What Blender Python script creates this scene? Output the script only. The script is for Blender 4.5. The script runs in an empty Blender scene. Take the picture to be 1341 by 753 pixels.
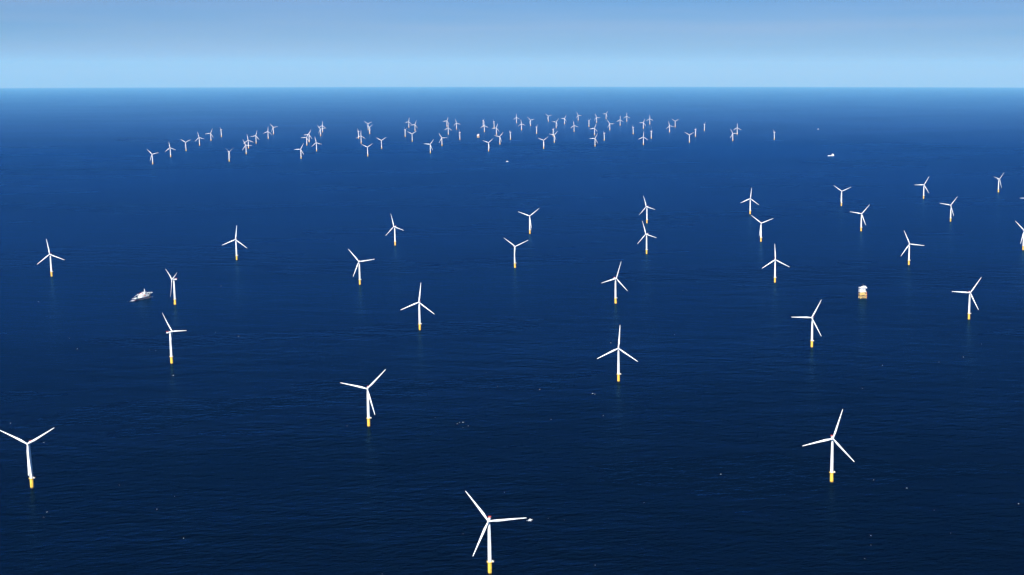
import bpy, bmesh, math, random
from mathutils import Vector, Matrix
random.seed(11)
R = math.radians
PI = math.pi
scene = bpy.context.scene
col = scene.collection
EARTH = 12.0e6          # effective radius of the sea surface (with refraction)
CAM_H = 805.3

def sea_z(x, y):
    return -(x * x + y * y) / (2 * EARTH)

# ------------------------------------------------------------------ materials
def principled(name, color, rough=0.5, spec=0.5, metal=0.0, vary=0.0, scale=0.5, bump=0.0):
    m = bpy.data.materials.new(name); m.use_nodes = True
    nt = m.node_tree; b = nt.nodes['Principled BSDF']
    b.inputs['Base Color'].default_value = (*color, 1)
    b.inputs['Roughness'].default_value = rough
    b.inputs['Specular IOR Level'].default_value = spec
    b.inputs['Metallic'].default_value = metal
    tc = nt.nodes.new('ShaderNodeTexCoord')
    if vary > 0:
        n = nt.nodes.new('ShaderNodeTexNoise'); n.inputs['Scale'].default_value = scale
        n.inputs['Detail'].default_value = 4
        r = nt.nodes.new('ShaderNodeMapRange')
        r.inputs['From Min'].default_value = 0.3; r.inputs['From Max'].default_value = 0.7
        r.inputs['To Min'].default_value = 1 - vary; r.inputs['To Max'].default_value = 1.0
        mx = nt.nodes.new('ShaderNodeMix'); mx.data_type = 'RGBA'; mx.blend_type = 'MULTIPLY'
        mx.inputs['Factor'].default_value = 1
        mx.inputs[6].default_value = (*color, 1)
        nt.links.new(tc.outputs['Object'], n.inputs['Vector'])
        nt.links.new(n.outputs['Fac'], r.inputs['Value'])
        nt.links.new(r.outputs['Result'], mx.inputs[7])
        nt.links.new(mx.outputs[2], b.inputs['Base Color'])
    return m

M = {
    'white': principled('white_paint', (0.80, 0.81, 0.80), 0.35, vary=0.06, scale=0.25),
    'blade': principled('blade_gelcoat', (0.80, 0.81, 0.81), 0.3, vary=0.04, scale=0.2),
    'grey': principled('galvanised_steel', (0.45, 0.46, 0.47), 0.5, vary=0.2, scale=0.8),
    'cream': principled('faded_yellow_paint', (0.72, 0.50, 0.15), 0.5, vary=0.25, scale=0.4),
    'red': principled('red_paint', (0.38, 0.05, 0.03), 0.45, vary=0.15, scale=0.6),
    'hull': principled('navy_hull_paint', (0.015, 0.03, 0.08), 0.35, vary=0.3, scale=0.2),
    'hullred': principled('red_hull_paint', (0.30, 0.03, 0.02), 0.45, vary=0.3, scale=0.2),
    'deck': principled('green_deck_paint', (0.10, 0.22, 0.18), 0.6, vary=0.35, scale=0.3),
    'glass': principled('dark_window_glass', (0.01, 0.015, 0.02), 0.1),
    'orange': principled('orange_paint', (0.70, 0.16, 0.03), 0.4, vary=0.1, scale=0.6),
    'dark': principled('dark_louvres', (0.05, 0.055, 0.06), 0.6, vary=0.2, scale=0.6),
    'rubber': principled('black_rubber', (0.02, 0.02, 0.02), 0.8),
}

def yellow_material():
    # marine yellow, with a darker band of weed and wet paint at the waterline
    m = bpy.data.materials.new('marine_yellow_paint'); m.use_nodes = True
    nt = m.node_tree; b = nt.nodes['Principled BSDF']; b.inputs['Roughness'].default_value = 0.4
    g = nt.nodes.new('ShaderNodeNewGeometry'); tc = nt.nodes.new('ShaderNodeTexCoord')
    sep = nt.nodes.new('ShaderNodeSeparateXYZ'); nt.links.new(tc.outputs['Object'], sep.inputs[0])
    n = nt.nodes.new('ShaderNodeTexNoise'); n.inputs['Scale'].default_value = 0.7; n.inputs['Detail'].default_value = 5
    nt.links.new(tc.outputs['Object'], n.inputs['Vector'])
    ad = nt.nodes.new('ShaderNodeMath'); ad.operation = 'MULTIPLY_ADD'
    nt.links.new(n.outputs['Fac'], ad.inputs[0]); ad.inputs[1].default_value = -2.2
    nt.links.new(sep.outputs['Z'], ad.inputs[2])
    mr = nt.nodes.new('ShaderNodeMapRange'); mr.inputs['From Min'].default_value = 0.4; mr.inputs['From Max'].default_value = 1.6
    nt.links.new(ad.outputs[0], mr.inputs['Value'])
    mx = nt.nodes.new('ShaderNodeMix'); mx.data_type = 'RGBA'
    mx.inputs[6].default_value = (0.10, 0.07, 0.02, 1); mx.inputs[7].default_value = (0.82, 0.51, 0.06, 1)
    nt.links.new(mr.outputs['Result'], mx.inputs['Factor'])
    nt.links.new(mx.outputs[2], b.inputs['Base Color'])
    return m
M['yellow'] = yellow_material()

# ------------------------------------------------------------------ mesh builder
class MB:
    def __init__(s): s.bm = bmesh.new()
    def box(s, c, size, rz=0.0, rx=0.0, taper=1.0):
        g = bmesh.ops.create_cube(s.bm, size=1)['verts']
        mt = Matrix.Translation(c) @ Matrix.Rotation(rz, 4, 'Z') @ Matrix.Rotation(rx, 4, 'X')
        for v in g:
            t = taper if v.co.z > 0 else 1.0
            v.co = mt @ Vector((v.co.x * size[0] * t, v.co.y * size[1] * t, v.co.z * size[2]))
        return s
    def tube(s, a, b, r0, r1=None, n=10):
        a = Vector(a); b = Vector(b); r1 = r0 if r1 is None else r1
        d = (b - a); L = d.length
        q = d.to_track_quat('Z', 'Y').to_matrix().to_4x4()
        g = bmesh.ops.create_cone(s.bm, cap_ends=True, segments=n, radius1=r0, radius2=r1, depth=L)['verts']
        mt = Matrix.Translation((a + b) / 2) @ q
        for v in g: v.co = mt @ v.co
        return s
    def loft(s, rings, caps=True):
        vs = [[s.bm.verts.new(p) for p in r] for r in rings]
        for a, b in zip(vs, vs[1:]):
            n = len(a)
            for i in range(n):
                s.bm.faces.new((a[i], a[(i + 1) % n], b[(i + 1) % n], b[i]))
        if caps:
            s.bm.faces.new(list(reversed(vs[0]))); s.bm.faces.new(vs[-1])
        return s
    def lathe(s, prof, axis_pt=(0, 0, 0), n=32):
        rings = [[(axis_pt[0] + r * math.cos(2 * PI * k / n), axis_pt[1] + r * math.sin(2 * PI * k / n), axis_pt[2] + z)
                  for k in range(n)] for r, z in prof]
        return s.loft(rings)
    def build(s, name, mat, parent=None, smooth=False, loc=None):
        me = bpy.data.meshes.new(name)
        bmesh.ops.recalc_face_normals(s.bm, faces=s.bm.faces)
        s.bm.to_mesh(me); s.bm.free()
        me.materials.append(mat)
        if smooth:
            for p in me.polygons: p.use_smooth = True
            try: me.set_sharp_from_angle(angle=R(35))
            except Exception: pass
        o = bpy.data.objects.new(name, me); col.objects.link(o)
        if parent: o.parent = parent
        if loc: o.location = loc
        return o

def thing(name, loc=(0, 0, 0), rz=0.0):
    o = bpy.data.objects.new(name, None); col.objects.link(o)
    o.location = loc; o.rotation_euler = (0, 0, rz); o.empty_display_size = 5
    return o

def tag(o, label, cat, group=None, kind=None):
    if label: o['label'] = label
    if cat: o['category'] = cat
    if group: o['group'] = group
    if kind: o['kind'] = kind
    return o

def copy_tree(o, parent=None):
    c = o.copy(); col.objects.link(c)
    if parent: c.parent = parent
    for ch in list(o.children): copy_tree(ch, c)
    return c

# ------------------------------------------------------------------ the sea: one curved sheet to the horizon
def build_sea():
    bm = bmesh.new()
    radii = [0, 40, 80, 140, 220]
    r = 300
    while r < 30000: radii.append(r); r += 250
    while r < 160000: radii.append(r); r += 1500
    n = 180
    prev = None
    for rr in radii:
        z = -rr * rr / (2 * EARTH)
        if rr == 0:
            prev = [bm.verts.new((0, 0, 0))]; continue
        ring = [bm.verts.new((rr * math.cos(2 * PI * k / n), rr * math.sin(2 * PI * k / n), z)) for k in range(n)]
        if len(prev) == 1:
            for k in range(n): bm.faces.new((prev[0], ring[k], ring[(k + 1) % n]))
        else:
            for k in range(n): bm.faces.new((prev[k], ring[k], ring[(k + 1) % n], prev[(k + 1) % n]))
        prev = ring
    bmesh.ops.recalc_face_normals(bm, faces=bm.faces)
    me = bpy.data.meshes.new('sea'); bm.to_mesh(me); bm.free()
    for p in me.polygons: p.use_smooth = True
    if me.polygons[0].normal.z < 0: me.flip_normals()
    o = bpy.data.objects.new('sea', me); col.objects.link(o)
    m = bpy.data.materials.new('sea_water'); m.use_nodes = True
    nt = m.node_tree; nt.nodes.clear()
    N = nt.nodes.new; L = nt.links.new
    out = N('ShaderNodeOutputMaterial'); mixs = N('ShaderNodeMixShader'); dif = N('ShaderNodeBsdfDiffuse')
    glo = N('ShaderNodeBsdfGlossy'); fr = N('ShaderNodeFresnel'); fr.inputs['IOR'].default_value = 1.33
    glo.inputs['Color'].default_value = (*SEA_TINT, 1)
    L(dif.outputs[0], mixs.inputs[1]); L(glo.outputs[0], mixs.inputs[2]); L(mixs.outputs[0], out.inputs['Surface'])
    geo = N('ShaderNodeNewGeometry')
    def noise(scale, detail, rot=0.0, sx=1.0, sy=1.0, rough=0.55):
        mp = N('ShaderNodeMapping'); mp.vector_type = 'TEXTURE'
        mp.inputs['Rotation'].default_value = (0, 0, rot)
        mp.inputs['Scale'].default_value = (sx, sy, 1)
        n_ = N('ShaderNodeTexNoise'); n_.inputs['Scale'].default_value = scale
        n_.inputs['Detail'].default_value = detail; n_.inputs['Roughness'].default_value = rough
        L(geo.outputs['Position'], mp.inputs['Vector']); L(mp.outputs['Vector'], n_.inputs['Vector'])
        return n_.outputs['Fac']
    def math_(op, a, c):
        n_ = N('ShaderNodeMath'); n_.operation = op
        for i, v in enumerate((a, c)):
            if isinstance(v, (int, float)): n_.inputs[i].default_value = v
            else: L(v, n_.inputs[i])
        return n_.outputs[0]
    swell = noise(1 / 20.0, 4, R(9), 2.0, 1.0, 0.6)            # long crests lying across the view
    swell2 = noise(1 / 75.0, 2, R(-8), 2.2, 1.0)
    chop = noise(1 / 11.0, 4, R(20), 2.0, 1.0, 0.6)
    h = math_('ADD', math_('MULTIPLY', swell, SEA_SWELL), math_('MULTIPLY', swell2, SEA_SWELL * 1.6))
    h = math_('ADD', h, math_('MULTIPLY', chop, SEA_CHOP))
    amp = noise(1 / 1300.0, 3, R(15), 2.2, 1.0)
    am = N('ShaderNodeMapRange'); L(amp, am.inputs['Value']); am.inputs['From Min'].default_value = 0.35; am.inputs['From Max'].default_value = 0.65
    am.inputs['To Min'].default_value = 0.6; am.inputs['To Max'].default_value = 1.15
    h = math_('MULTIPLY', h, am.outputs['Result'])
    bp = N('ShaderNodeBump'); bp.inputs['Strength'].default_value = 1; bp.inputs['Distance'].default_value = 1
    L(h, bp.inputs['Height']); L(bp.outputs['Normal'], glo.inputs['Normal']); L(bp.outputs['Normal'], fr.inputs['Normal']); L(bp.outputs['Normal'], dif.inputs['Normal'])
    L(math_('MULTIPLY', math_('POWER', fr.outputs[0], 1.9), SEA_SPEC), mixs.inputs['Fac'])
    # reflections lose their colour cast towards grazing incidence
    fr0 = N('ShaderNodeFresnel'); fr0.inputs['IOR'].default_value = 1.33
    fm = N('ShaderNodeMapRange'); L(fr0.outputs[0], fm.inputs['Value'])
    fm.inputs['From Min'].default_value = 0.72; fm.inputs['From Max'].default_value = 1.0
    gm = N('ShaderNodeMix'); gm.data_type = 'RGBA'; gm.inputs[6].default_value = (*SEA_TINT, 1); gm.inputs[7].default_value = (0.85, 1.0, 1.0, 1)
    L(fm.outputs['Result'], gm.inputs['Factor']); L(gm.outputs[2], glo.inputs['Color'])
    L(math_('SUBTRACT', 1.0, math_('MULTIPLY', fm.outputs['Result'], 0.85)), bp.inputs['Strength'])
    grz = math_('SUBTRACT', 1.0, math_('MULTIPLY', fm.outputs['Result'], 0.6))
    # patches of ruffled and smoother water
    gust = noise(1 / 900.0, 4, R(10), 2.5, 1.0)
    mr = N('ShaderNodeMapRange'); L(gust, mr.inputs['Value'])
    mr.inputs['From Min'].default_value = 0.35; mr.inputs['From Max'].default_value = 0.65
    mr.inputs['To Min'].default_value = SEA_ROUGH - 0.035; mr.inputs['To Max'].default_value = SEA_ROUGH + 0.035
    L(math_('MULTIPLY', mr.outputs['Result'], grz), glo.inputs['Roughness'])
    mx = N('ShaderNodeMix'); mx.data_type = 'RGBA'
    mx.inputs[6].default_value = (*[c * 0.75 for c in SEA_COL], 1); mx.inputs[7].default_value = (*[c * 1.3 for c in SEA_COL], 1)
    g2 = noise(1 / 2200.0, 5, R(-12), 2.0, 1.0)
    mr2 = N('ShaderNodeMapRange'); L(g2, mr2.inputs['Value'])
    mr2.inputs['From Min'].default_value = 0.35; mr2.inputs['From Max'].default_value = 0.65
    L(mr2.outputs['Result'], mx.inputs['Factor']); L(mx.outputs[2], dif.inputs['Color'])
    me.materials.append(m)
    tag(o, 'deep blue open sea with low ripples reaching to the hazy horizon', None, None, 'structure')
    return o

SEA_SWELL = 3.7; SEA_CHOP = 1.6; SEA_ROUGH = 0.26; SEA_COL = (0.0001, 0.0006, 0.0025); SEA_SPEC = 0.86
HAZE_D = 1.15e-5; HAZE_COL = (0.09, 0.41, 1.0); EXPO = 0.93
SUN_E = 5.0; SUN_EL = 40.0; SUN_AZ = 186.0      # 0 = +Y, clockwise: the sun stands behind the camera, high and almost square
SKY = 0.043; AIR = 1.0; DUST = 0.0; OZONE = 3.0; SKY_TINT_A = (0.30, 0.48, 0.87); SKY_TINT_B = (0.42, 0.53, 0.88)
SEA_TINT = (0.08, 0.30, 0.72)
DENOISE = True; SKY_LOW = (0.36, 0.54, 0.93)
HAZE_ABS = (0.84, 0.82, 0.99)
build_sea()

# ------------------------------------------------------------------ wind turbine
HUB = 90.0; OV = 7.0; BL = 62.0; TILT = R(5)

def superellipse(w, h, e, n=20):
    pts = []
    for k in range(n):
        t = 2 * PI * k / n; c, s_ = math.cos(t), math.sin(t)
        pts.append((w * math.copysign(abs(c) ** e, c), h * math.copysign(abs(s_) ** e, s_)))
    return pts

def make_turbine():
    root = thing('wind_turbine')
    tp = MB().lathe([(3.25, -9), (3.25, 18.6), (3.42, 18.7), (3.42, 19.7)], n=28).build('transition_piece', M['yellow'], root, True)
    # boat landing on the front: two fender tubes, stubs and a ladder
    bl = MB(); ca, sa = math.cos(R(-70)), math.sin(R(-70))
    def rp(x, y, z): return (x * ca - y * sa, x * sa + y * ca, z)
    for s in (-1, 1):
        bl.tube(rp(4.6, s * 1.1, -5), rp(4.6, s * 1.1, 10.5), 0.25)
        for z in (-1, 4, 9.5): bl.tube(rp(2.9, s * 0.9, z), rp(4.6, s * 1.1, z), 0.2)
        bl.tube(rp(3.9, s * 0.3, -3), rp(3.9, s * 0.3, 19.7), 0.08, n=6)
    for k in range(22): bl.tube(rp(3.9, -0.3, -2.5 + k), rp(3.9, 0.3, -2.5 + k), 0.05, n=5)
    bl.build('boat_landing', M['yellow'], tp)
    pf = MB().lathe([(3.35, 19.7), (4.9, 19.7), (4.9, 20.0), (3.35, 20.0)], n=28)
    pf.build('access_platform', M['yellow'], tp)
    MB().box((5.6, -0.6, 19.88), (2.6, 3.6, 0.25)).build('laydown_deck', M['grey'], tp)
    rl = MB()
    path = []
    for k in range(24):
        an = 2 * PI * k / 24
        p = (4.8 * math.cos(an), 4.8 * math.sin(an))
        if p[0] > 4.0 and -2.6 < p[1] < 1.3: continue
        path.append(p)
    path = sorted(path + [(6.8, -2.3), (6.8, 1.1)], key=lambda p: math.atan2(p[1], p[0]) % (2 * PI))
    for i, p in enumerate(path):
        q = path[(i + 1) % len(path)]
        rl.tube((*p, 20), (*p, 21.1), 0.05, n=5)
        for z in (20.6, 21.1): rl.tube((*p, z), (*q, z), 0.05, n=5)
    rl.build('railing', M['yellow'], tp)
    MB().tube((4.7, -1.5, 20), (4.7, -1.5, 23.4), 0.3, 0.25).tube((4.7, -1.5, 23.2), (7.0, -2.6, 21.6), 0.22, 0.14).box((5.0, 0.2, 20.9), (1.3, 1.0, 1.6)).build('davit_crane', M['white'], tp)
    tw = MB().lathe([(3.05, 19.6), (3.05, 21), (2.9, 42), (2.92, 42.15), (2.89, 42.3), (2.45, 66), (2.48, 66.15), (2.44, 66.3), (1.9, 86.2), (2.1, 86.4), (2.1, 87.6)], n=32).build('tower', M['white'], root, True)
    MB().box((0, -3.02, 22.6), (1.0, 0.12, 2.3)).build('door', M['grey'], tw)
    # nacelle, a rounded body lying along the rotor axis
    rings = []
    for y, w, h, dz, e in ((-4.6, 1.55, 1.55, 0.05, 1.0), (-4.2, 1.95, 1.95, 0.0, 1.0), (-2.2, 2.15, 2.15, 0.0, 0.75),
                           (1.0, 2.15, 2.15, -0.1, 0.6), (8.5, 2.1, 2.05, -0.3, 0.55), (10.2, 1.95, 1.9, -0.35, 0.55), (10.6, 1.4, 1.4, -0.35, 0.6)):
        rings.append([(p[0], y, HUB - 0.2 + dz + p[1]) for p in superellipse(w, h, e, 24)])
    nc = MB().loft(rings).build('nacelle', M['white'], root, True)
    hd = MB().box((0, 8.3, HUB + 2.0), (4.8, 5.2, 0.25))
    for s in (-1, 1):
        hd.box((s * 2.38, 8.3, HUB + 2.75), (0.12, 5.2, 1.3))
    hd.box((0, 10.86, HUB + 2.75), (4.8, 0.12, 1.3))
    hd.build('helihoist_deck', M['red'], nc)
    MB().box((0, 4.2, HUB + 2.35), (3.0, 0.9, 1.5)).build('cooler', M['grey'], nc)
    MB().tube((0.9, 5.6, HUB + 1.6), (0.9, 5.6, HUB + 4.4), 0.09, n=6).tube((0.4, 5.6, HUB + 4.2), (1.4, 5.6, HUB + 4.2), 0.07, n=6).build('wind_mast', M['grey'], nc)
    # rotor: the origin is the hub centre; spins about its own Y axis
    prof = [(0.05, 2.6), (0.7, 2.45), (1.3, 2.0), (1.75, 1.2), (1.95, 0.2), (1.95, -1.2), (1.8, -1.8), (1.6, -2.3)]
    hb = MB()
    n = 28
    hb.loft([[(r * math.cos(2 * PI * k / n), -z, r * math.sin(2 * PI * k / n)) for k in range(n)] for r, z in prof])
    for k in range(3):
        a = 2 * PI * k / 3
        hb.tube((0, 0, 0), (1.9 * math.sin(a) * 1.25, 0, 1.9 * math.cos(a) * 1.25), 1.3, n=20)
    hub = hb.build('rotor_hub', M['white'], root, True)
    hub.location = (0, -OV * math.cos(TILT), HUB + OV * math.sin(TILT))
    # blade along +Z
    secs = []
    for i in range(25):
        f = i / 24.0
        z = 2.2 + (BL - 2.2) * f
        if f < 0.22:
            c = 2.4 + (3.8 - 2.4) * math.sin(f / 0.22 * PI / 2) ** 1.5
        else:
            c = 3.8 * (1 - ((f - 0.22) / 0.78) ** 0.9 * 0.76)
        if f > 0.975: c *= 0.6
        th = (1 - min(1, f / 0.2)) * 1.0 + min(1, f / 0.2) * (0.34 - 0.2 * f)
        tw_ = R(14) * (1 - f) ** 2 + R(2)
        pb = -3.2 * f ** 2.2
        ring = []
        for k in range(14):
            t = 2 * PI * k / 14
            x = math.cos(t) * 0.5 ; y = math.sin(t) * 0.5 * th * (1 if f < 0.06 else (0.75 + 0.5 * (0.5 - x)) if x < 0 else (1 - 0.55 * x * min(1, f / 0.2) * 1.4))
            x = (x + (0.12 * min(1, f / 0.2))) * c; y = y * c
            ring.append((x * math.cos(tw_) - y * math.sin(tw_), x * math.sin(tw_) + y * math.cos(tw_) + pb, z))
        secs.append(ring)
    b0 = MB().loft(secs).build('blade', M['blade'], hub, True)
    for k in (1, 2):
        b = b0.copy(); col.objects.link(b); b.parent = hub
        b.rotation_euler = (0, R(120 * k), 0)
    return root

proto = make_turbine()

def pose(o, x, y, yaw, phase):
    o.location = (x, y, sea_z(x, y)); o.rotation_euler = (0, 0, R(yaw))
    for c in o.children:
        if c.name.startswith('rotor_hub'):
            c.rotation_mode = 'XYZ'
            c.rotation_euler = (Matrix.Rotation(-TILT, 4, 'X') @ Matrix.Rotation(R(phase), 4, 'Y')).to_euler('XYZ')

used = [False]
def place(x, y, yaw, phase, label, group):
    if used[0]: o = copy_tree(proto)
    else: o = proto; used[0] = True
    pose(o, x, y, yaw, phase)
    tag(o, label, 'wind turbine', group)
    return o

# x, y in metres, yaw (degrees the rotor is turned from facing -Y), rotor phase, label
NEAR = [
    (-248, 2094, 0, 84, 'nearest white turbine at the bottom centre, one long blade pointing right to a small boat'),
    (-1193, 2548, 3, 59, 'white turbine at the lower left edge, two blades spread in a wide V'),
    (374, 2589, 0, 17, 'large white turbine at the lower right, top blade leaning slightly right'),
    (-628, 3011, 3, 44, 'white turbine lower left of centre, blades pointing left, up right and down beside the tower'),
    (-64, 3467, 0, 4, 'white turbine just right of the picture centre, second row from the bottom, top blade upright'),
    (-1311, 3684, 145, 38, 'white turbine below the service ship, rotor turned sideways so its nacelle shows'),
    (-701, 4178, 0, 7, 'white upright-bladed turbine in the picture centre, a little left, its lower blades spread evenly'),
    (498, 3913, -26, 27, 'white turbine below and left of the near substation, one blade flat to the left'),
    (1069, 4367, 0, 34, 'white turbine below right of the near substation, red nacelle deck above a flat left blade'),
    (-1629, 4643, -50, 60, 'white turbine immediately right of the service ship, its narrow rotor turned away'),
    (-2340, 5295, 3, 111, 'leftmost turbine of the middle distance, above and far left of the service ship'),
    (-1749, 5772, 3, 7, 'white upright-bladed turbine above and right of the service ship'),
    (-1078, 5091, 0, 81, 'white turbine left of centre, one blade up left, one flat right, one down left'),
    (-1156, 6264, -26, 104, 'small white turbine with a leaning top blade, behind the one left of centre'),
    (-566, 6730, 0, 51, 'upper and farther of two Y-bladed turbines close together near the top centre'),
    (-530, 5542, 26, 68, 'lower and nearer of two Y-bladed turbines close together near the top centre'),
    (-96, 4671, 28, 19, 'white turbine directly above the upright-bladed one right of centre, top blade leaning right'),
    (21, 7206, -34, 101, 'upper of two matching turbines stacked one above the other right of centre'),
    (16, 5971, -34, 101, 'lower of two matching turbines stacked one above the other right of centre'),
    (610, 7678, 0, 6, 'farthest of the file of three turbines right of the stacked pair, top blade upright'),
    (563, 6415, 0, 68, 'Y-bladed middle one of the file of three turbines right of the stacked pair'),
    (508, 5150, 0, 117, 'nearest of the file of three turbines right of the stacked pair, top blade upright'),
    (1199, 8155, -3, 65, 'small Y-bladed turbine at the left of the scattered far right group'),
    (1110, 6847, 0, 40, 'white turbine just above the near substation, one blade flat left, one up right'),
    (1117, 5631, 0, 96, 'white turbine above right of the near substation, top blade leaning left'),
    (1793, 8631, -3, 29, 'small turbine at the back of the right-hand group, one blade flat left, between two others'),
    (1666, 7297, -34, 37, 'small turbine in the right-hand group, below right of the back one, blade up right'),
    (2394, 9106, 34, 46, 'small far turbine near the right edge, the farthest right that stands whole'),
    (1731, 6112, 0, 76, 'white turbine cut by the right picture edge, blades leaning left, up and down'),
    (2212, 7714, 0, 30, 'turbine outside the right edge, only one blade tip reaching into view'),
]
NG = 'white wind turbines on yellow bases standing in the open sea'
FG = 'distant wind turbines in the hazy field towards the horizon'
for x, y, yaw, ph, lab in NEAR: place(x, y, yaw, ph, lab, NG)

FARFIELD = [
    [(-4281, 11837, 0, 76), (-4477, 12859, 0, 110), (-4665, 13861, 0, 62), (-4864, 14901, 0, 106), (-5059, 15917, 0, 24), (-5250, 16936, -68, 62), (-3732, 12230, 68, 62)],
    [(-3895, 13324, 0, 94), (-4159, 14318, 3, 112), (-4365, 15333, 0, 18), (-4530, 16433, 0, 6), (-4802, 17680, 0, 80)],
    [(-3179, 12611, 0, 28), (-3687, 14901, 0, 28), (-3837, 15625, 0, 24), (-3320, 13810, 0, 108), (-4066, 17157, 3, 82), (-4302, 18266, 0, 4)],
    [(-3447, 16483, -68, 62), (-3176, 15314, 0, 2), (-2632, 12975, 0, 56), (-3821, 18925, 0, 64), (-3575, 17789, 50, 60), (-2745, 14264, 0, 58)],
    [(-2963, 16943, 79, 69), (-3400, 19766, 0, 10), (-2678, 15773, 3, 58), (-3119, 18616, 0, 22)],
    [(-2112, 13483, 0, 36), (-2194, 14825, 0, 88), (-2893, 20091, 0, 22), (-2506, 17509, 0, 2), (-2627, 19178, 0, 106), (-2184, 16210, -82, 69)],
    [(-2372, 20208, 83, 64), (-2137, 18332, 0, 118), (-1571, 13816, 0, 50), (-2155, 19701, -76, 71), (-1888, 17518, 0, 20), (-1594, 15132, 0, 40), (-1585, 16260, -78, 49)],
    [(-2010, 21641, 0, 116), (-1691, 18943, 0, 112), (-1687, 20422, 0, 76), (-1395, 17822, 80, 65), (-1046, 14292, 0, 52), (-1552, 22312, 0, 72), (-1128, 17083, 83, 70), (-1013, 15516, 0, 42), (-1253, 19648, 0, 36), (-1219, 21159, 0, 28)],
    [(-931, 18378, 0, 110), (-1084, 22792, 0, 96), (-801, 20146, 68, 62), (-621, 17417, 0, 20), (-520, 14714, 0, 28), (-741, 21740, 0, 96), (-457, 16031, -85, 50), (-639, 23578, 0, 32), (-462, 18926, 0, 88)],
    [(-346, 20590, 0, 2), (-266, 22291, 0, 0), (-128, 17706, -80, 54), (4, 19460, 0, 24), (4, 15060, 0, 4), (105, 21083, 0, 118), (100, 16530, 83, 0)],
    [(356, 18298, 0, 104), (472, 20001, 0, 62), (530, 15546, 0, 60), (657, 17063, 79, 68), (847, 18797, 80, 58)],
    [(1053, 15957, 0, 90), (1219, 17612, 0, 0)],
    [(1572, 16281, -85, 64)],
]
ORD = ['first', 'second', 'third', 'fourth', 'fifth', 'sixth', 'seventh', 'eighth', 'ninth', 'tenth']
CL = ['leftmost far string', 'second far cluster from left', 'third far cluster from left', 'fourth far cluster from left', 'fifth far cluster from left',
      'sixth far cluster from left', 'cluster beside the far substation', 'dense far cluster at centre', 'dense far cluster right of centre',
      'far cluster ending the dense field', 'far cluster of five turbines', 'far right pair']
def look(yaw, ph):
    if abs(yaw) > 60: return 'rotor edge-on'
    if ph <= 12 or ph >= 108: return 'one blade upright'
    if 48 <= ph <= 72: return 'blades like a Y'
    return 'blade up right' if ph < 48 else 'blade up left'
for ci, members in enumerate(FARFIELD):
    for k, (x, y, yaw, ph) in enumerate(members):
        if ci == 12: lab = 'rightmost distant turbine, alone beyond the pair, rotor edge-on'
        else: lab = ('%s from left in the %s, %s' % (ORD[k], CL[ci], look(yaw, ph)))
        place(x, y, yaw, ph, 'turbine, ' + lab if ci < 12 else lab, FG)

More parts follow.
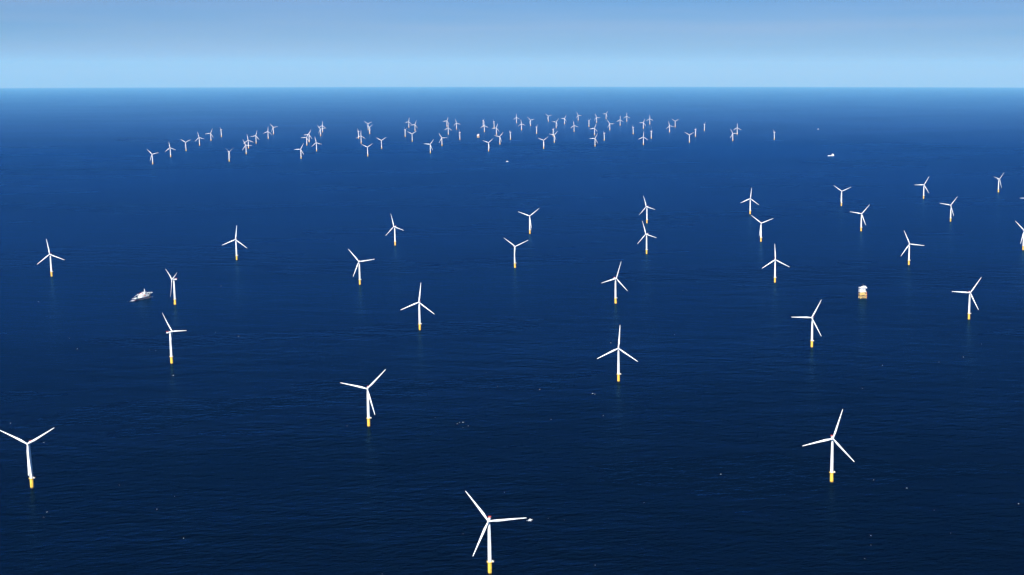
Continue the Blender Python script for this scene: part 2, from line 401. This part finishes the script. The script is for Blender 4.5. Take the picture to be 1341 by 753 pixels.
# ------------------------------------------------------------------ offshore substations
def make_substation():
    root = thing('offshore_substation')
    j = MB()
    L = 13.5
    for sx in (-1, 1):
        for sy in (-1, 1):
            j.tube((sx * (L + 1.5), sy * 10.5, -10), (sx * (L - 1), sy * 9, 15), 1.35, 1.2, 14)
    for sy in (-1, 1):
        y = sy * 9.6
        j.tube((-L, y, 2), (L, y, 12), 0.6).tube((L, y, 2), (-L, y, 12), 0.6).tube((-L, y, 2.2), (L, y, 2.2), 0.5).tube((-L, y, 13), (L, y, 13), 0.6)
    for sx in (-1, 1):
        x = sx * (L - 0.2)
        j.tube((x, -9.6, 2), (x, 9.6, 12), 0.6).tube((x, 9.6, 2), (x, -9.6, 12), 0.6).tube((x, -9.6, 2.2), (x, 9.6, 2.2), 0.5)
    for k in range(5): j.tube((-8 + 4 * k, -6 + (k % 2) * 4, -8), (-8 + 4 * k, -6 + (k % 2) * 4, 14), 0.7)      # cable J-tubes
    j.build('jacket', M['cream'], root, True)
    cd = MB().box((0, 0, 14.6), (32, 24, 1.2)).box((-3, 1, 19.0), (21, 15, 7.6)).box((-1, 0, 23.2), (30, 22, 0.8))
    for k in range(7):
        for y in (-10.4, 10.4): cd.box((-14 + 4.5 * k, y, 19.0), (0.6, 0.6, 8.0))
    cd.tube((-14, -10.4, 15), (-5, -10.4, 23), 0.35).tube((-5, -10.4, 23), (4, -10.4, 15), 0.35).tube((4, -10.4, 15), (13, -10.4, 23), 0.35)
    cd.build('cable_deck', M['cream'], root)
    st = MB().tube((15, -9, 2), (15, -9, 24), 0.5).box((16.5, -9.5, 8), (3, 4, 0.4)).box((16.5, -9.5, 14), (3, 4, 0.4))
    for k in range(6): st.tube((15.3, -11, 2 + 3.5 * k), (17.7, -8, 5.5 + 3.5 * k), 0.25, n=6)
    st.build('stair_tower', M['orange'], root)
    md = MB().box((-1, 0, 24.1), (31, 23, 0.9)).box((-3, 0, 29.3), (24, 20, 9.6))
    for k in range(6): md.box((-13.5 + 4.2 * k, -10.12, 31), (0.4, 0.4, 13.2))
    for k in range(4): md.box((9.2, -7.5 + 5 * k, 31), (0.4, 0.4, 13.2))
    md.build('main_module', M['white'], root)
    lv = MB()
    for x in (-1.0, 3.2): lv.box((x + 0.1, -10.07, 31), (3.6, 0.2, 4.2))
    lv.box((-11.4, -10.07, 28), (3.0, 0.2, 3.0)).build('louvre', M['dark'], root)
    tr = MB()
    for k in range(3):
        tr.box((12.2, -6 + 6 * k, 27.4), (5.0, 4.2, 5.0))
        for q in range(5): tr.box((14.9, -7.6 + 6 * k + 0.8 * q, 27.4), (0.6, 0.15, 4.0))
    tr.build('transformer_bay', M['dark'], root)
    rf = MB().box((0.5, 0, 38.0), (33, 24, 1.0))
    rf.build('roof_deck', M['white'], root)
    rr = MB()
    pts = [(-15.8, -11.8), (16.8, -11.8), (16.8, 11.8), (-15.8, 11.8)]
    for i in range(4):
        a, b = pts[i], pts[(i + 1) % 4]
        for z in (39.1, 39.7): rr.tube((*a, z), (*b, z), 0.08, n=5)
        for q in range(12):
            p = (a[0] + (b[0] - a[0]) * q / 12, a[1] + (b[1] - a[1]) * q / 12)
            rr.tube((*p, 38.4), (*p, 39.7), 0.07, n=5)
    rr.build('railing', M['white'], root)
    ch = MB().box((10.5, 4, 40.9), (9, 11, 4.8)).box((10.5, -7, 40.2), (8, 5, 3.4)).box((-2, 3, 40.0), (9, 8, 3.0))
    ch.build('roof_cabin', M['white'], root)
    cr = MB().tube((1, -8, 38.5), (1, -8, 44.5), 0.9, 0.8, 12).box((1, -8, 45), (2.6, 2.6, 2.4)).tube((0.6, -8.2, 45.5), (-14.5, -9.5, 42.2), 0.5, 0.25, 8)
    cr.build('pedestal_crane', M['white'], root)
    MB().tube((3.5, 6, 41.5), (3.5, 6, 52), 0.35, 0.15, 8).tube((2.2, 6, 47.5), (4.8, 6, 47.5), 0.15, n=6).build('antenna_mast', M['grey'], root)
    return root

sub = make_substation()
sub.location = (788, 4792, sea_z(788, 4792)); sub.rotation_euler = (0, 0, R(12))
tag(sub, 'near offshore substation with white decks on a yellow jacket', 'substation', 'offshore transformer substations')
sub.scale = (0.8, 0.8, 1.0)
sub2 = copy_tree(sub)
sub2.location = (-2034, 16774, sea_z(-2034, 16774)); sub2.rotation_euler = (0, 0, R(25))
tag(sub2, 'tiny pale far substation among the distant turbines, left of their dense middle', 'substation', 'offshore transformer substations')

# ------------------------------------------------------------------ vessels
def hull_rings(Ln, B, D, sheer, bowrake=0.08, n=17, draft=2.0, full=0.55):
    """Stern at x = 0, bow at x = Ln; half sections mirrored; returns rings round the hull."""
    rings = []
    for i in range(n):
        f = i / (n - 1.0)
        w = B / 2 * (1 - max(0, (f - full) / (1 - full)) ** 2.2) if f > full else B / 2 * (0.9 + 0.1 * min(1, f / 0.15))
        w = max(w, 0.12)
        top = D + sheer * max(0, (f - 0.45) / 0.55) ** 1.6
        flare = 0.72 if f > full else 0.95
        x = f * Ln
        xr = x - bowrake * Ln * max(0, (f - 0.75) / 0.25) ** 1.5
        rings.append([(x, -w, top), (xr, -w * flare, 0.5), (xr, -w * 0.75 * flare, -draft), (xr, w * 0.75 * flare, -draft), (xr, w * flare, 0.5), (x, w, top)])
    return rings

def make_ship():
    root = thing('service_ship')
    rg = hull_rings(96, 20, 5.0, 6.0)
    hull = MB().loft(rg).build('hull', M['hull'], root, False)
    MB().loft([[(x + (0.0), y * 1.006, min(z, 1.15) if z > 0 else z) for x, y, z in r] for r in hull_rings(96.05, 20.08, 5.0, 6.0)]).build('boot_stripe', M['hullred'], hull)
    MB().box((20, 0, 5.15), (36, 17.0, 0.25)).build('aft_deck', M['deck'], root)
    dg = MB()
    for s in (-1, 1): dg.box((20, s * 9.0, 5.8), (38, 0.3, 1.5))
    dg.box((1.0, 0, 5.7), (0.3, 17, 1.2)).build('bulwark', M['grey'], root)
    cg = MB()
    for x, y, w, l, h in ((9, 3.5, 6, 2.5, 2.6), (9, -3.5, 6, 2.5, 2.6), (18, 5, 6, 2.5, 2.6), (25, -4.5, 4, 4, 3.2)): cg.box((x, y, 5.3 + h / 2), (w, l, h))
    cg.build('deck_cargo', M['white'], root)
    sp = MB()
    sp.box((54, 0, 8.2), (38, 17.0, 5.6)).box((53, 0, 13.3), (30, 14.6, 4.8)).box((45, 0, 17.4), (10, 12.0, 3.6))
    sp.box((57, 0, 17.6), (18, 13.2, 4.0)).box((59, 0, 21.2), (12, 15.6, 3.4))
    sp.box((76, 0, 10.2), (6, 9, 3), taper=0.9)
    sp.build('superstructure', M['white'], root)
    wn = MB()
    wn.box((65.05, 0, 21.6), (0.2, 14.6, 1.5)).box((59, -7.85, 21.6), (10.5, 0.1, 1.5)).box((59, 7.85, 21.6), (10.5, 0.1, 1.5)).box((52.95, 0, 21.6), (0.15, 13.0, 1.4))
    for s in (-1, 1):
        for k in range(8): wn.box((40 + 3.6 * k, s * 7.35, 13.8), (1.2, 0.1, 1.0))
        for k in range(4): wn.box((50 + 3.6 * k, s * 6.65, 17.8), (1.2, 0.1, 1.0))
        for k in range(9): wn.box((38 + 3.8 * k, s * 8.55, 9.0), (1.1, 0.1, 0.9))
    wn.build('window_band', M['glass'], root)
    ms = MB().tube((60, 0, 22), (60, 0, 36), 0.9, 0.4).tube((60, -3, 30), (60, 3, 30), 0.3).tube((60, -2, 33), (60, 2, 33), 0.25).box((61, 0, 28), (1, 4, 0.6))
    ms.build('radar_mast', M['white'], root)
    hp = MB().lathe([(11, 0), (11, 0.6)], (88, 0, 16.5), 8)
    for a in ((80, -5), (80, 5), (90, -4), (90, 4)): hp.tube((a[0] - 2, a[1] * 0.8, 9), (a[0] + 2, a[1], 16.6), 0.35)
    hp.tube((84, 0, 9), (88, 0, 16.6), 0.5).build('helideck', M['white'], root)
    MB().lathe([(6.5, 0), (6.5, 0.08)], (88, 0, 17.12), 24).build('landing_circle', M['deck'], root)
    for s in (-1, 1):
        MB().loft([[(x, s * 8.6 + r * math.cos(t), 12.4 + r * math.sin(t)) for t in [2 * PI * k / 10 for k in range(10)]] for x, r in ((47, 0.3), (48, 1.3), (54, 1.4), (55, 0.3))]).build('lifeboat', M['orange'], root, True)
    MB().box((42, -4.5, 20.5), (3, 2.6, 4)).box((42, 4.5, 20.5), (3, 2.6, 4)).build('funnel', M['red'], root)
    cr = MB().tube((33, 7.2, 5), (33, 7.2, 16), 1.3, 1.1, 12).box((33, 7.2, 17.2), (4, 3, 3)).tube((32, 7.2, 17.5), (10, 5.5, 12), 0.8, 0.4, 8)
    cr.build('deck_crane', M['white'], root)
    gw = MB().tube((35, -5, 5), (35, -5, 15), 1.2, 1.1, 12).box((35, -5, 16), (3.5, 3, 2)).tube((34, -5, 16), (20, -8, 14), 0.9, 0.6, 6)
    gw.build('access_gangway', M['grey'], root)
    return root

ship = make_ship()
ship.location = (-1808, 4736, sea_z(-1808, 4736)); ship.rotation_euler = (0, 0, math.atan2(94, 37) )
ship.scale = (0.94, 0.94, 0.94)
tag(ship, 'white and dark blue service ship with helideck, left of the turbines beside it', 'ship')

def make_coaster():
    root = thing('supply_vessel')
    MB().loft(hull_rings(64, 14, 5.5, 4.0)).build('hull', M['white'], root)
    MB().box((19, 0, 5.6), (34, 11.5, 0.3)).build('cargo_deck', M['grey'], root)
    MB().box((48, 0, 9.5), (20, 12.6, 7)).box((48, 0, 15.3), (15, 11.5, 4.6)).box((49, 0, 19.2), (9, 12.0, 3.0)).build('superstructure', M['white'], root)
    MB().box((53.6, 0, 19.6), (0.2, 11, 1.2)).box((49, -6.06, 19.6), (8, 0.12, 1.2)).box((49, 6.06, 19.6), (8, 0.12, 1.2)).build('window_band', M['glass'], root)
    MB().tube((47, 0, 20), (47, 0, 28), 0.5, 0.25).tube((47, -2, 25), (47, 2, 25), 0.2).build('mast', M['white'], root)
    MB().box((39.5, -3.5, 14), (2.5, 2.5, 4)).box((39.5, 3.5, 14), (2.5, 2.5, 4)).build('funnel', M['orange'], root)
    return root
cs = make_coaster()
cs.location = (1784, 13105, sea_z(1784, 13105)); cs.rotation_euler = (0, 0, R(4))
tag(cs, 'long white ship far off at the right, above the near turbines', 'ship')

def make_workboat():
    """Twin-hull crew boat, 24 m."""
    root = thing('crew_boat')
    hb = MB()
    for s in (-1, 1):
        hb.loft([[(x, y * 0.36 + s * 2.9, z) for x, y, z in r] for r in hull_rings(24, 8, 2.2, 1.0, draft=1.2)])
    hb.box((10, 0, 1.9), (19, 4.2, 0.9)).build('hull', M['white'], root)
    MB().box((10.5, 0, 2.52), (20, 7.6, 0.3)).build('deck', M['grey'], root)
    MB().box((10, 0, 4.0), (9, 6.2, 2.8), taper=0.94).box((11.5, 0, 6.3), (4.6, 4.8, 2.0), taper=0.88).build('cabin', M['white'], root)
    MB().box((13.75, 0, 6.5), (0.3, 4.0, 0.9)).box((11.5, -2.3, 6.5), (3.4, 0.2, 0.9)).box((11.5, 2.3, 6.5), (3.4, 0.2, 0.9)).build('window_band', M['glass'], root)
    MB().tube((10.5, 0, 7.2), (10.5, 0, 11), 0.15, n=6).tube((10.5, -1, 9.5), (10.5, 1, 9.5), 0.1, n=6).build('mast', M['white'], root)
    MB().box((22.6, 0, 2.7), (0.8, 5.2, 1.0)).build('bow_fender', M['rubber'], root)
    return root
cb = make_workboat()
cb.location = (-1235, 12226, sea_z(-1235, 12226)); cb.rotation_euler = (0, 0, R(30))
tag(cb, 'tiny white boat below the distant turbines, just left of the picture centre', 'boat', 'small white boats')
cb2 = copy_tree(cb); cb2.location = (2480, 19358, sea_z(2480, 19358)); cb2.rotation_euler = (0, 0, R(-10))
tag(cb2, 'faint white speck of a boat far off, right of the last distant turbine', 'boat', 'small white boats')

def make_dinghy():
    root = thing('small_boat')
    MB().loft(hull_rings(8.0, 2.8, 0.9, 0.5, draft=0.4)).build('hull', M['white'], root)
    MB().box((3.6, 0, 1.6), (2.4, 1.9, 1.5), taper=0.85).build('cabin', M['white'], root)
    MB().box((4.68, 0, 1.75), (0.25, 1.5, 0.6)).build('windscreen', M['glass'], root)
    MB().box((0.1, 0, 0.9), (0.5, 0.6, 1.2)).build('outboard_motor', M['dark'], root)
    return root
dg = make_dinghy()
dg.location = (-208, 2357, 0.0); dg.rotation_euler = (0, 0, R(12))
dg.location.z = sea_z(-208, 2357)
tag(dg, 'very small white boat beside the right blade tip of the nearest turbine', 'boat')

# ------------------------------------------------------------------ foam: whitecaps and the wake of the ship
def build_foam():
    m = principled('sea_foam', (0.62, 0.70, 0.78), 0.8, vary=0.5, scale=1.2)
    bm = bmesh.new()
    def blob(x, y, a, b_, rot, hgt=0.35):
        n = 11
        c = bm.verts.new((x, y, sea_z(x, y) + hgt)); ring = []
        for k in range(n):
            t = 2 * PI * k / n; q = random.uniform(0.55, 1.15)
            px = a * q * math.cos(t); py = b_ * q * math.sin(t)
            X = x + px * math.cos(rot) - py * math.sin(rot); Y = y + px * math.sin(rot) + py * math.cos(rot)
            ring.append(bm.verts.new((X, Y, sea_z(X, Y) + 0.02)))
        for k in range(n): bm.faces.new((c, ring[k], ring[(k + 1) % n]))
    for x, y, s in FOAM:
        k = 1 + int(random.random() * 2.2)
        for i in range(k):
            blob(x + random.gauss(0, s * 0.7), y + random.gauss(0, s * 1.2), s * random.uniform(0.5, 1.0), s * random.uniform(0.7, 1.4), random.uniform(-0.4, 0.4))
    for i in range(22):          # other small breaking crests scattered over the near sea
        y = random.uniform(2000, 6500); x = random.uniform(-0.45, 0.32) * y
        s = random.uniform(0.4, 0.95)
        blob(x, y, s * 1.4, s, random.uniform(-0.3, 0.3))
    # wake behind the ship
    d = Vector((37, 94)).normalized(); p0 = Vector((-1808, 4736)); nrm = Vector((-d.y, d.x))
    for i in range(26):
        t = random.random() ** 2.6
        p = p0 - d * (1 + 30 * t) + nrm * random.gauss(0, 2.2 + 4 * t)
        s = 2.6 * (1 - t) ** 1.5 + 0.3
        blob(p.x, p.y, s, s * 1.5, math.atan2(d.y, d.x), 0.9 * (1 - t) + 0.2)
    for s_ in (-1, 1):
        for i in range(14):
            t = i / 14.0
            p = p0 + d * (92 - 80 * t) + nrm * s_ * (4 + 8 * min(1, t * 2.5))
            blob(p.x, p.y, 1.2, 1.0, 0.5, 0.5)
    # water breaking round the nearest small boat
    for i in range(6): blob(-207 + random.uniform(-4, 4), 2355 + random.uniform(-2, 2), 1.5, 1.2, 0.2, 0.25)
    me = bpy.data.meshes.new('sea_foam'); bm.to_mesh(me); bm.free(); me.materials.append(m)
    for p in me.polygons: p.use_smooth = True
    o = bpy.data.objects.new('sea_foam', me); col.objects.link(o)
    tag(o, 'scattered white flecks of foam on the dark sea and a short wake behind the ship', 'foam', None, 'stuff')
FOAM = [
    (-423, 3051, 1.6),
    (-417, 3051, 1.5),
    (-413, 3004, 1.2),
    (-401, 3017, 1.1),
    (-429, 3038, 1.2),
    (-375, 3413, 1.0),
    (-264, 3379, 1.4),
    (-127, 3333, 2.0),
    (-121, 3329, 1.9),
    (-488, 3094, 1.1),
    (-94, 3114, 0.8),
    (-2134, 4706, 2.0),
    (-1659, 3888, 1.5),
    (-1748, 4049, 1.1),
    (-903, 2421, 1.2),
    (-897, 2494, 0.9),
    (-1101, 2403, 0.9),
    (-1094, 2373, 0.8),
    (-801, 2262, 0.9),
    (461, 2604, 1.2),
    (516, 2551, 1.1),
    (709, 2454, 1.8),
    (401, 2276, 1.1),
    (392, 2229, 0.8),
    (371, 2163, 1.1),
    (541, 2414, 0.6),
    (1013, 3966, 1.5),
    (915, 3780, 1.5),
    (664, 3669, 1.2),
    (829, 3708, 1.1),
    (158, 2641, 1.1),
    (2, 2460, 0.8),
    (-172, 2367, 0.6),
    (-267, 2521, 1.0),
    (-143, 2359, 0.5),
    (-79, 2132, 0.6),
    (-1242, 4078, 1.6),
    (-1440, 3871, 1.6),
    (-1418, 3860, 1.4),
    (-1257, 3544, 2.1),
    (-1462, 3040, 1.5),
    (-1315, 2877, 1.0),
    (-2434, 5806, 1.5),
    (-1600, 5065, 1.5),
    (514, 5793, 1.2),
    (483, 5132, 1.5),
    (624, 4681, 1.2),
    (-74, 4027, 1.2),
    (-96, 3980, 1.5),
]
build_foam()

# ------------------------------------------------------------------ haze: one closed box of even air
def build_haze():
    hb = MB().box((0, 0, 0), (1, 1, 1))
    m = bpy.data.materials.new('haze_air'); m.use_nodes = True
    nt = m.node_tree; nt.nodes.clear()
    out = nt.nodes.new('ShaderNodeOutputMaterial'); v = nt.nodes.new('ShaderNodeVolumePrincipled')
    v.inputs['Color'].default_value = (*HAZE_COL, 1); v.inputs['Density'].default_value = HAZE_D
    v.inputs['Absorption Color'].default_value = (*HAZE_ABS, 1)
    v.inputs['Anisotropy'].default_value = 0.0
    nt.links.new(v.outputs[0], out.inputs['Volume'])
    m.cycles.homogeneous_volume = True if hasattr(m.cycles, 'homogeneous_volume') else False
    o = hb.build('haze', m)
    zb = -161000.0 ** 2 / (2 * EARTH) - 1; zt = 1900.0
    o.scale = (324000, 324000, zt - zb); o.location = (0, 0, (zt + zb) / 2)
    tag(o, 'pale blue sea haze that thickens towards the horizon', None, None, 'stuff')
build_haze()

# ------------------------------------------------------------------ sky and sun
w = bpy.data.worlds.new('World'); scene.world = w; w.use_nodes = True
nt = w.node_tree; bg = nt.nodes['Background']
sky = nt.nodes.new('ShaderNodeTexSky'); sky.sky_type = 'NISHITA'; sky.sun_disc = False
sky.sun_elevation = R(SUN_EL); sky.sun_rotation = R(SUN_AZ)
sky.altitude = 800; sky.air_density = AIR; sky.dust_density = DUST; sky.ozone_density = OZONE
# thin veils of high cloud lying in flat bands: a little paler and less blue than the clear sky
tc = nt.nodes.new('ShaderNodeTexCoord')
mp = nt.nodes.new('ShaderNodeMapping'); mp.inputs['Scale'].default_value = (1.0, 1.0, 20.0)
no = nt.nodes.new('ShaderNodeTexNoise'); no.inputs['Scale'].default_value = 2.6; no.inputs['Detail'].default_value = 5
nt.links.new(tc.outputs['Generated'], mp.inputs['Vector']); nt.links.new(mp.outputs['Vector'], no.inputs['Vector'])
mr = nt.nodes.new('ShaderNodeMapRange'); mr.inputs['From Min'].default_value = 0.35; mr.inputs['From Max'].default_value = 0.7
mr.inputs['To Min'].default_value = 0.0; mr.inputs['To Max'].default_value = 1.0
nt.links.new(no.outputs['Fac'], mr.inputs['Value'])
mx = nt.nodes.new('ShaderNodeMix'); mx.data_type = 'RGBA'; mx.blend_type = 'MULTIPLY'; mx.inputs['Factor'].default_value = 1
cr = nt.nodes.new('ShaderNodeMix'); cr.data_type = 'RGBA'
cr.inputs[6].default_value = (*SKY_TINT_A, 1); cr.inputs[7].default_value = (*SKY_TINT_B, 1)
nt.links.new(mr.outputs['Result'], cr.inputs['Factor'])
# haze colour painted into the sky tint above the horizon, blending the haze edge
sp_ = nt.nodes.new('ShaderNodeSeparateXYZ'); nt.links.new(tc.outputs['Generated'], sp_.inputs[0])
lo = nt.nodes.new('ShaderNodeMapRange'); lo.interpolation_type = 'SMOOTHSTEP'
lo.inputs['From Min'].default_value = 0.0; lo.inputs['From Max'].default_value = 0.034
nt.links.new(sp_.outputs['Z'], lo.inputs['Value'])
lm = nt.nodes.new('ShaderNodeMix'); lm.data_type = 'RGBA'
lm.inputs[6].default_value = (*SKY_LOW, 1); nt.links.new(cr.outputs[2], lm.inputs[7]); nt.links.new(lo.outputs['Result'], lm.inputs['Factor'])
nt.links.new(sky.outputs[0], mx.inputs[6]); nt.links.new(lm.outputs[2], mx.inputs[7])
nt.links.new(mx.outputs[2], bg.inputs['Color'])
bg.inputs['Strength'].default_value = SKY

sd = bpy.data.lights.new('sun', 'SUN'); sd.energy = SUN_E; sd.angle = R(0.53); sd.color = (1.0, 0.992, 0.98)
so = bpy.data.objects.new('sun', sd); col.objects.link(so)
az = R(SUN_AZ); el = R(SUN_EL)
vec = Vector((math.sin(az) * math.cos(el), math.cos(az) * math.cos(el), math.sin(el)))
so.rotation_euler = vec.to_track_quat('Z', 'Y').to_euler(); so.location = vec * 3000

# ------------------------------------------------------------------ camera
cd = bpy.data.cameras.new('camera'); cam = bpy.data.objects.new('camera', cd); col.objects.link(cam)
F = 1772.0; W = 1341.0; H = 753.0
cd.sensor_fit = 'HORIZONTAL'; cd.sensor_width = 36.0; cd.lens = F * 36.0 / W
cd.shift_x = (W / 2 - 842.0) / W          # the photograph is a crop: its optical centre lies right of the middle
cd.clip_start = 1.0; cd.clip_end = 400000.0
cam.location = (0, 0, CAM_H)
PITCH = 0.1589; ROLL = 0.0005
cam.rotation_euler = (Matrix.Rotation(PI / 2 - PITCH, 4, 'X') @ Matrix.Rotation(ROLL, 4, 'Z')).to_euler()
scene.camera = cam

scene.view_settings.view_transform = 'Standard'; scene.view_settings.look = 'None'
scene.view_settings.exposure = EXPO; scene.view_settings.gamma = 1.0
scene.view_settings.use_curve_mapping = False
scene.cycles.use_denoising = DENOISE
scene.cycles.max_bounces = 6; scene.cycles.volume_bounces = 2
scene.cycles.use_adaptive_sampling = True; scene.cycles.adaptive_threshold = 0.01
